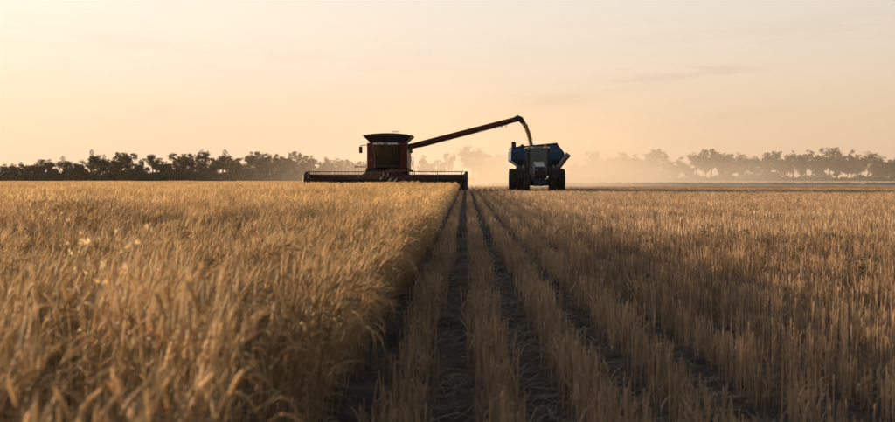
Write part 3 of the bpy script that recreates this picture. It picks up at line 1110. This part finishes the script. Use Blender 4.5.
for k in range(4):
    m.tube([rr_[k], rr_[(k + 1) % 4]], .06, 6)
m.build('rim_rail', 'navy', hop)
one('box', 'tarp_crank_box', 'navy', hop, (-2.04, .05, 3.34), (-1.70, .5, 3.86), bevel=.08)
m = MB()
m.tube([(-1.2, .2, 3.55), (-1.2, 4.9, 3.55)], .12, 10)
m.build('rolled_tarp', 'black', hop)
m = MB()                                                          # grain heap inside
N_ = 14
hv, hf = [], []
for j in range(N_):
    for i in range(N_):
        x = -1.85 + 3.25 * i / (N_ - 1); y = .25 + 4.7 * j / (N_ - 1)
        d_ = math.hypot((x + .35) / 1.7, (y - 2.2) / 2.5)
        hv.append((x, y, 3.05 + max(0, .5 * (1 - d_)) + rng.normal(0, .01)))
for j in range(N_ - 1):
    for i in range(N_ - 1):
        a = j * N_ + i
        hf.append((a, a + 1, a + N_ + 1, a + N_))
m.add(hv, hf)
heap = m.build('grain_heap', 'grain', None, smooth=True)
heap.location = binr.location
tag(heap, 'heap of harvested wheat grain lying inside the blue bin', 'grain', kind='stuff')
ch = MB(); ch.box((-.9, -2.0, .72), (-.72, 4.6, .92)); ch.box((.72, -2.0, .72), (.9, 4.6, .92)); ch.box((-.9, -2.0, .72), (.9, -1.8, .92))
ch.build('frame', 'navy', binr, bevel=.02)
one('hexa', 'tow_tongue', 'navy', binr, [(-.10, -2.6, .5), (.10, -2.6, .5), (.70, -1.9, .66), (-.70, -1.9, .66), (-.10, -2.6, .62), (.10, -2.6, .62), (.70, -1.9, .80), (-.70, -1.9, .80)])
for sx in (-1, 1):
    make_wheel(binr, (sx * 1.55, 2.5, .92), .92, .75, 'rim_white', sx, 20)
one('tube', 'axle', 'black', binr, [(-1.5, 2.5, .92), (1.5, 2.5, .92)], .12, 8)
a0 = pix(554.5, 172.5, BY - .35) - binr.location
a1 = pix(568.5, 154, BY - .7) - binr.location
ta = empty('unloading_auger', (0, 0, 0)); ta.parent = binr
one('tube', 'auger_tube', 'grey', ta, [a0, a0 + (a1 - a0) * .85], .19, 14, smooth=True)
one('tube', 'auger_spout', 'grey', ta, [a0 + (a1 - a0) * .84, a1], [.215, .21], 14, smooth=True)
one('tube', 'lower_auger', 'navy', ta, [a0, (.5, .9, .8)], .19, 12, smooth=True)

# grain falling from the spout into the bin
m = MB()
end = pix(531.5, 146, 77.2)
p0 = sp_end
pts, rad = [], []
for s in np.linspace(0, 1, 26):
    x = p0.x + (end.x + .05 - p0.x) * (1.25 * s - .25 * s * s)
    z = p0.z + (end.z - .35 - p0.z) * (0.45 * s + .55 * s * s)
    pts.append((x, p0.y + (end.y - p0.y) * s, z)); rad.append(.168 - .035 * s + rng.normal(0, .016))
m.tube(pts, rad, 10)
for q in range(700):                                              # loose kernels round the stream
    s = rng.random(); i = int(s * 25)
    c = Vector(pts[i]) + Vector(rng.normal(0, 1, 3)) * (.075 + .05 * s)
    h = rng.uniform(.012, .032)
    m.add([c + Vector((h, 0, 0)), c + Vector((-h, h, 0)), c + Vector((-h, -h, 0)), c + Vector((0, 0, h * 1.5))], [(0, 1, 2), (0, 1, 3), (1, 2, 3), (2, 0, 3)])
gs = m.build('grain_stream', 'grain', None)
tag(gs, 'stream of grain arcing from the auger spout down into the bin', 'grain', kind='stuff')


# ================================================================== trees
def make_tree(seed, kind):
    """returns (trunk mesh, crown mesh) about 12 m tall; foliage in separate clumps at the limb ends"""
    g = np.random.default_rng(seed)
    tr, cr_ = MB(), MB()
    H = 12.0
    P_ = dict(dome=(0.20, 6, 1.00, 3.6, 58), sparse=(0.30, 5, 0.70, 2.7, 34), umbrella=(0.32, 6, 0.85, 3.8, 50), slender=(0.42, 4, 0.75, 2.0, 30), dense=(0.12, 6, 1.15, 3.3, 74))[kind]
    fork, nl, dens, spread, ncl = P_
    ncl = int(ncl * 2.9)
    base = Vector((0, 0, -.3))
    lean = Vector((g.normal(0, .5), g.normal(0, .5), 0))
    fk = Vector((lean.x * .5, lean.y * .5, H * fork))
    tr.tube([base, Vector((lean.x * .15, lean.y * .15, H * fork * .5)), fk], [.30, .24, .20], 7)
    tips = []
    for i in range(nl):
        a = 2 * math.pi * (i + g.random() * .8) / nl
        out = spread * g.uniform(.35, 1.0)
        hz = H * g.uniform(.48, .92) if i else H * .93
        if i == 0: out *= .25
        e = Vector((fk.x + out * math.cos(a), fk.y + out * math.sin(a), hz))
        mid = fk.lerp(e, .5) + Vector((g.normal(0, .4), g.normal(0, .4), -.3 + g.normal(0, .3)))
        tr.tube([fk - Vector((0, 0, .1)), mid, e], [.14, .09, .03], 5)
        tips += [(e, 1.0), (mid.lerp(e, .6), .8)]
        for q in range(3):
            b0 = fk.lerp(mid, .6) if q == 0 else mid.lerp(e, .25 * q)
            a2 = a + g.normal(0, .9)
            o2 = spread * g.uniform(.25, .62)
            e2 = b0 + Vector((o2 * math.cos(a2), o2 * math.sin(a2), g.uniform(.3, 2.0)))
            tr.tube([b0, b0.lerp(e2, .5) + Vector((0, 0, g.normal(0, .2))), e2], [.07, .045, .02], 4)
            tips += [(e2, .85), (b0.lerp(e2, .6), .5)]
    # clumps of hanging leaves
    for q in range(ncl):
        c, wgt = tips[g.integers(0, len(tips))]
        c = c + Vector(np.clip(g.normal(0, .60, 3), -.85, .85))
        c.z = min(c.z, H * .985)
        sz = g.uniform(.45, 1.0) * (.8 + .3 * wgt)
        nlf = int(50 * dens * sz)
        ct = g.uniform(.1, .9)
        for k in range(nlf):
            u = Vector(g.normal(0, 1, 3)); u.normalize()
            u *= g.random() ** .45 * sz
            p = c + Vector((u.x * 1.15, u.y * 1.15, u.z * .78))
            cr_.tint = float(np.clip(ct + g.normal(0, .15), 0, 1))
            d1 = Vector((g.normal(0, .7), g.normal(0, .7), g.normal(-.5, .5))).normalized() * g.uniform(.16, .34)
            d2 = d1.cross(Vector(g.normal(0, 1, 3))).normalized() * g.uniform(.07, .14)
            cr_.add([p - d1, p + d2, p + d1, p - d2], [(0, 1, 2, 3)])
    return tr.mesh('trunk', M['bark']), cr_.mesh('crown', M['leaf'])


KINDS_ = ['dome', 'sparse', 'umbrella', 'slender', 'dense']
TREES = {k: [make_tree(100 + 17 * i + 3 * j, k) for j in range(5)] for i, k in enumerate(KINDS_)}
DIST_T = 372.0
NUM = ['first', 'second', 'third', 'fourth', 'fifth', 'sixth', 'seventh', 'eighth', 'ninth', 'tenth', 'eleventh', 'twelfth', 'thirteenth', 'fourteenth',
       'fifteenth', 'sixteenth', 'seventeenth', 'eighteenth', 'nineteenth', 'twentieth', 'twenty-first', 'twenty-second', 'twenty-third', 'twenty-fourth',
       'twenty-fifth', 'twenty-sixth', 'twenty-seventh', 'twenty-eighth', 'twenty-ninth', 'thirtieth', 'thirty-first', 'thirty-second', 'thirty-third', 'thirty-fourth', 'thirty-fifth', 'thirty-sixth']
DESC = dict(dome='round-crowned', sparse='sparse see-through', umbrella='umbrella-crowned', slender='slender', dense='dense bushy')
# (x of crown centre, y of its top in the photograph, crown width in pixels, kind)
LEFT_T = [(1, 163, 14, 'dome'), (10, 162, 11, 'sparse'), (23, 161, 11, 'sparse'), (33, 165, 13, 'dense'), (43, 158, 21, 'dome'), (54, 166, 9, 'sparse'),
          (66, 155, 15, 'sparse'), (78, 163, 13, 'dense'), (91, 148, 15, 'sparse'), (103, 153, 12, 'sparse'), (112, 156, 14, 'dome'), (121, 150, 19, 'umbrella'), (133, 152, 15, 'umbrella'),
          (153, 154, 11, 'slender'), (163, 160, 11, 'dome'), (174, 152, 18, 'umbrella'), (189, 152, 16, 'dome'), (203, 149, 12, 'sparse'), (212, 158, 13, 'dense'),
          (223, 148, 16, 'sparse'), (239, 158, 16, 'dense'), (256, 150, 20, 'dome'), (268, 153, 16, 'dome'), (282, 156, 16, 'dense'), (294, 149, 13, 'umbrella'),
          (307, 154, 18, 'dome'), (319, 163, 10, 'dense'), (329, 157, 16, 'umbrella'), (346, 158, 14, 'umbrella'), (361, 160, 14, 'dome')]
RIGHT_T = [(424, 154, 17, 'dome'), (447, 152, 13, 'umbrella'), (473, 146, 27, 'umbrella'), (488, 158, 13, 'dome'), (503, 152, 15, 'umbrella'), (575, 160, 13, 'dome'), (592, 149, 16, 'umbrella'),
           (606, 156, 14, 'dome'), (620, 151, 18, 'dome'), (634, 155, 15, 'dense'), (646, 154, 15, 'dome'), (657, 147, 15, 'umbrella'), (667, 160, 13, 'dense'), (676, 156, 16, 'dome'),
           (697, 153, 13, 'slender'), (711, 147, 18, 'umbrella'), (724, 153, 13, 'dome'), (738, 153, 15, 'umbrella'), (750, 157, 11, 'slender'), (763, 151, 16, 'umbrella'), (776, 149, 13, 'umbrella'),
           (786, 157, 13, 'sparse'), (794, 151, 15, 'sparse'), (806, 149, 14, 'sparse'), (818, 155, 14, 'dense'), (829, 145, 18, 'umbrella'), (847, 149, 15, 'dome'), (857, 155, 12, 'dome'),
           (867, 152, 22, 'umbrella'), (887, 160, 13, 'dome'), (898, 157, 14, 'umbrella')]


def plant_tree(i, lst, side):
    x, top, w, kind = lst[i]
    Y = DIST_T + rng.uniform(-8, 10)
    b = pix(x, 180, Y)
    h = (CAM_H + (178.0 - top) * Y / F_PX)
    tm, cm = TREES[kind][int(rng.integers(0, 5))]
    e = empty('gum_tree', (b.x, Y, 0), rng.uniform(0, 6.28))
    width = {'dome': 7.0, 'sparse': 5.2, 'umbrella': 7.4, 'slender': 4.2, 'dense': 6.6}[kind]
    sxy = (w * Y / F_PX) / width * 1.06
    e.scale = (sxy, sxy, h / 12.15)
    for nm, me in (('trunk', tm), ('crown', cm)):
        o = bpy.data.objects.new(nm, me)
        col.objects.link(o)
        o.parent = e
    hgt = 'tall' if top < 152 else ('low' if top > 158 else 'mid-height')
    if side == 'left':
        lab = '%s %s gum tree, %s from the left in the dark left tree line' % (hgt, DESC[kind], NUM[i])
    elif x < 520:
        lab = '%s %s gum tree in dust, %s from the combine toward the tractor' % (hgt, DESC[kind], NUM[i])
    else:
        k = sum(1 for q in lst[:i] if q[0] > 520)
        lab = '%s %s hazy gum tree, %s to the right of the tractor' % (hgt, DESC[kind], NUM[k])
    tag(e, lab, 'tree', 'trees along the left horizon' if side == 'left' else 'trees along the right horizon')


for i in range(len(LEFT_T)): plant_tree(i, LEFT_T, 'left')
for i in range(len(RIGHT_T)): plant_tree(i, RIGHT_T, 'right')

for side, lst in (('left', LEFT_T), ('right', RIGHT_T)):         # lower trees showing through from behind
    for i in range(len(lst) - 1):
        (xa, ta, wa, ka), (xb, tb, wb, kb) = lst[i], lst[i + 1]
        if xb - xa > 20 and side == 'left' or xb - xa > 25: continue
        Y = DIST_T + rng.uniform(14, 26)
        x = .5 * (xa + xb) + rng.uniform(-2, 2)
        top = max(ta, tb) + rng.uniform(2, 6)
        kind = KINDS_[int(rng.integers(0, 5))]
        e = empty('gum_tree', (pix(x, 180, Y).x, Y, 0), rng.uniform(0, 6.28))
        sxy = rng.uniform(.75, 1.0)
        e.scale = (sxy, sxy, (CAM_H + (178.0 - top) * Y / F_PX) / 12.15)
        for nm, me in zip(('trunk', 'crown'), TREES[kind][int(rng.integers(0, 5))]):
            o = bpy.data.objects.new(nm, me); col.objects.link(o); o.parent = e
        if side == 'left':
            lab = 'low gum tree showing from behind, between the %s and %s trees from the left' % (NUM[i], NUM[i + 1])
        elif xb < 520:
            lab = 'low dusty gum tree behind, between the %s and %s trees right of the combine' % (NUM[i], NUM[i + 1])
        else:
            k = sum(1 for q in lst[:i] if q[0] > 520)
            lab = 'low gum tree behind, between the %s and %s trees right of the tractor' % (NUM[k], NUM[k + 1])
        tag(e, lab, 'tree', 'trees behind the %s tree line' % side)


# understorey scrub under the trees: reads as one mass
def bush(seed):
    g = np.random.default_rng(seed)
    mb = MB()
    for q in range(12):
        c = Vector((g.normal(0, .9), g.normal(0, .9), g.uniform(.3, 2.3)))
        for k in range(42):
            u = Vector(g.normal(0, 1, 3)).normalized() * g.random() ** .4 * g.uniform(.5, .95)
            p = c + u
            mb.tint = float(g.random())
            d1 = Vector(g.normal(0, 1, 3)).normalized() * g.uniform(.18, .36)
            d2 = d1.cross(Vector(g.normal(0, 1, 3))).normalized() * g.uniform(.08, .16)
            mb.add([p - d1, p + d2, p + d1, p - d2], [(0, 1, 2, 3)])
    return mb.mesh('scrub_clump', M['scrub'])


bp, br, bs, bi = [], [], [], []
for k in range(620):                                             # thick dark scrub on the left
    x = rng.uniform(-30, 372)
    if 15.5 < x < 18.5 or (143 < x < 147 and rng.random() < .6): continue
    Y = DIST_T + rng.uniform(-10, 26)
    b = pix(x, 180, Y)
    s = rng.uniform(.7, 1.5) * (.95 + .25 * math.sin(x * .11) + .22 * math.sin(x * .29 + 1) + .12 * math.sin(x * .7))
    bp.append((b.x, Y, 0)); br.append((0, 0, rng.uniform(0, 6.28))); bs.append((s * 1.1, s * 1.1, s)); bi.append(rng.integers(0, 5))
for k in range(420):                                             # low thin scrub on the right
    x = rng.uniform(400, 940)
    Y = DIST_T + rng.uniform(0, 20)
    b = pix(x, 180, Y)
    s = rng.uniform(.30, .62) if rng.random() < .85 else rng.uniform(.7, 1.3)
    bp.append((b.x, Y, 0)); br.append((0, 0, rng.uniform(0, 6.28))); bs.append((s * 1.6, s * 1.2, s)); bi.append(rng.integers(0, 5))
tag(scatter('understorey_scrub', bp, br, bs, bi, [bush(40 + i) for i in range(5)]), 'low dark scrub filling in below the far tree lines', 'scrub', kind='stuff')

# low weedy line across the far field on the right
bp, br, bs, bi = [], [], [], []
for k in range(900):
    X = rng.uniform(4, 150)
    Y = 158 + rng.normal(0, 1.6) + 2 * math.sin(X * .06)
    s = rng.uniform(.07, .15)
    bp.append((X, Y, 0)); br.append((0, 0, rng.uniform(0, 6.28))); bs.append((s * 3.0, s * 2, s)); bi.append(rng.integers(0, 5))
tag(scatter('weed_strip', bp, br, bs, bi, [bush(60 + i) for i in range(5)]), 'thin dark line of low weeds across the pale field', 'weeds', kind='stuff')


# ================================================================== single plants
def weed_mesh(seed):
    g = np.random.default_rng(seed)
    mb = MB(); stems = MB()
    for q in range(16):
        az = g.uniform(0, 6.28)
        pts, d, _ = path((g.normal(0, .03), g.normal(0, .03), 0), az, abs(g.normal(.22, .15)), g.uniform(0, .4), g.uniform(.18, .30), 4)
        stems.tube(pts, [.004, .0035, .003, .002, .001], 4, False)
        for k in range(26):
            i = g.integers(1, 5)
            p = pts[i] + Vector(g.normal(0, .02, 3))
            mb.tint = float(g.random())
            d1 = Vector((g.normal(0, 1), g.normal(0, 1), g.normal(.3, .5))).normalized() * g.uniform(.012, .028)
            d2 = d1.cross(Vector(g.normal(0, 1, 3))).normalized() * g.uniform(.004, .008)
            mb.add([p, p + d1 * .6 + d2, p + d1 * 1.4, p + d1 * .6 - d2], [(0, 1, 2, 3)])
    return stems.mesh('stem', M['weed']), mb.mesh('foliage', M['weed'])


WEEDS = [weed_mesh(5 + i) for i in range(3)]
spots = [(640, 285, None), (677, 216, 0), (709, 232, 1), (742, 238, 2), (757, 210, 3), (779, 216, 4), (797, 246, 5), (828, 236, 6), (872, 268, 7)]
for i, (x, y, d_) in enumerate(spots):
    Y = (CAM_H - .22) * F_PX / (y - 178.0)
    b = pix(x, y, Y)
    e = empty('weed_plant', (b.x, Y, 0), rng.uniform(0, 6.28))
    s = rng.uniform(.9, 1.15)
    e.scale = (s * 1.1, s * 1.1, s)
    for nm, me in zip(('stem', 'foliage'), WEEDS[i % 3]):
        o = bpy.data.objects.new(nm, me); col.objects.link(o); o.parent = e
    tag(e, 'dark green weed tuft among the shaded stubble rows' if d_ is None else 'dark green weed tuft in the sunlit stubble, %s from the left' % NUM[d_], 'weed', 'green weeds in the stubble')


def oat_mesh(seed):
    g = np.random.default_rng(seed)
    st, sk = MB(), MB()
    for q in range(4):
        az = g.normal(.3, .5)
        pts, d, _ = path((g.normal(0, .03), g.normal(0, .03), 0), az, .05, g.uniform(.1, .5), g.uniform(.80, .98), 7)
        st.tube(pts, [.002] * 6 + [.0012, .0008], 3, False)
        for k in range(13):
            i = g.integers(4, 8)
            b = pts[i]
            a = g.uniform(0, 6.28)
            L = g.uniform(.03, .09)
            e = b + Vector((L * math.cos(a), L * math.sin(a), g.uniform(-.03, .03)))
            st.tube([b, e], .0006, 3, False)
            sk.tint = float(g.random())
            dn = Vector((g.normal(0, .35), g.normal(0, .35), -1)).normalized()
            sd = dn.cross(Vector((math.cos(a), math.sin(a), 0.2))).normalized()
            l = g.uniform(.020, .028)
            for sg in (-1, 1):
                sk.add([e, e + dn * l * .5 + sd * .005 * sg, e + dn * l + sd * .007 * sg, e + dn * l * .5 - sd * .001 * sg], [(0, 1, 2, 3)])
    return st.mesh('stem', M['oat']), sk.mesh('seed_head', M['oat'])


OATS = [oat_mesh(300 + i) for i in range(4)]
for i, (x, y, Y, d_) in enumerate([(47, 216, 9.0, 'standing taller than the wheat at the far left'), (76, 262, 4.6, 'with bright seed heads, left foreground'),
                                   (116, 296, 3.2, 'in the blurred left foreground wheat'), (100, 285, 3.9, 'between two others in the left wheat')]):
    b = pix(x, y, Y)
    e = empty('wild_oat_plant', (b.x - .06, Y, 0), rng.uniform(-.4, .4))
    s = (b.z + .12) / .86
    e.scale = (1, 1, s)
    for nm, me in zip(('stem', 'seed_head'), OATS[i]):
        o = bpy.data.objects.new(nm, me); col.objects.link(o); o.parent = e
        if nm == 'seed_head': o['kind'] = 'stuff'
    tag(e, 'pale wild oat plant ' + d_, 'wild oat', 'wild oats in the wheat')


# ================================================================== air
def volume_mat(name, c, dens, aniso):
    m, n, l = mat_new(name)
    out = n.new('ShaderNodeOutputMaterial')
    v = n.new('ShaderNodeVolumePrincipled')
    v.inputs['Color'].default_value = (*c, 1)
    v.inputs['Density'].default_value = dens
    v.inputs['Anisotropy'].default_value = aniso
    l.new(v.outputs[0], out.inputs['Volume'])
    return m, n, l, v


mh, _, _, _ = volume_mat('dusty_air', (0.96, 0.88, 0.78), 0.00006, 0.3)
hz = one('box', 'haze', mh, None, (-4100, -1100, -1.0), (4100, 5100, 16.0))
tag(hz, 'thin warm dusty air over the whole field', 'haze', kind='stuff')

# dust raised by the machines, drifting to the right behind them
md_, n, l, v = volume_mat('harvest_dust', (0.97, 0.88, 0.76), 0.01, 0.45)
DX0, DX1, DY0, DY1, DZ = -32.0, 150.0, 86.0, 330.0, 15.0
g = n.new('ShaderNodeNewGeometry')
sp3 = n.new('ShaderNodeSeparateXYZ')
l.new(g.outputs['Position'], sp3.inputs[0])


def curve(src, pts, lo, hi):
    mr = n.new('ShaderNodeMapRange')
    mr.inputs['From Min'].default_value = lo
    mr.inputs['From Max'].default_value = hi
    l.new(src, mr.inputs[0])
    fc = n.new('ShaderNodeFloatCurve')
    cv = fc.mapping.curves[0]
    while len(cv.points) < len(pts): cv.points.new(.5, .5)
    for p, (a, b) in zip(cv.points, pts): p.location = (a, b)
    fc.mapping.update()
    l.new(mr.outputs[0], fc.inputs['Value'])
    return fc.outputs[0]


dr = n.new('ShaderNodeMath'); dr.operation = 'MULTIPLY_ADD'      # the plume drifts right with distance
dr.inputs[1].default_value = -0.2
l.new(sp3.outputs['Y'], dr.inputs[0]); l.new(sp3.outputs['X'], dr.inputs[2])
fx = curve(dr.outputs[0], [(0, 0), (.09, .25), (.17, .85), (.25, 1.0), (.34, .85), (.42, .5), (.52, .24), (.67, .08), (1, 0)], -30 - 17.2, 90 - 17.2)
fz = curve(sp3.outputs['Z'], [(0, 1.0), (.12, .80), (.3, .48), (.6, .16), (1, 0)], 0, DZ)
fy = curve(sp3.outputs['Y'], [(0, 0), (.06, 1.0), (.4, .8), (.8, .5), (1, 0)], DY0, DY1)
nz = n.new('ShaderNodeTexNoise')
nz.inputs['Scale'].default_value = 0.055
nz.inputs['Detail'].default_value = 2
l.new(g.outputs['Position'], nz.inputs['Vector'])
nr = n.new('ShaderNodeMapRange')
nr.inputs['From Min'].default_value = .3; nr.inputs['From Max'].default_value = .7
nr.inputs['To Min'].default_value = 0.0; nr.inputs['To Max'].default_value = 2.2
l.new(nz.outputs['Fac'], nr.inputs[0])
acc = None
for s_ in (fx, fz, fy, nr.outputs[0]):
    if acc is None:
        acc = s_
        continue
    mm = n.new('ShaderNodeMath'); mm.operation = 'MULTIPLY'
    l.new(acc, mm.inputs[0]); l.new(s_, mm.inputs[1])
    acc = mm.outputs[0]
mm = n.new('ShaderNodeMath'); mm.operation = 'MULTIPLY'; mm.inputs[1].default_value = 0.023
l.new(acc, mm.inputs[0])
l.new(mm.outputs[0], v.inputs['Density'])
du = one('box', 'dust_cloud', md_, None, (DX0, DY0, .05), (DX1, DY1, DZ))
tag(du, 'pale dust cloud hanging behind the machines and drifting right', 'dust', kind='stuff')
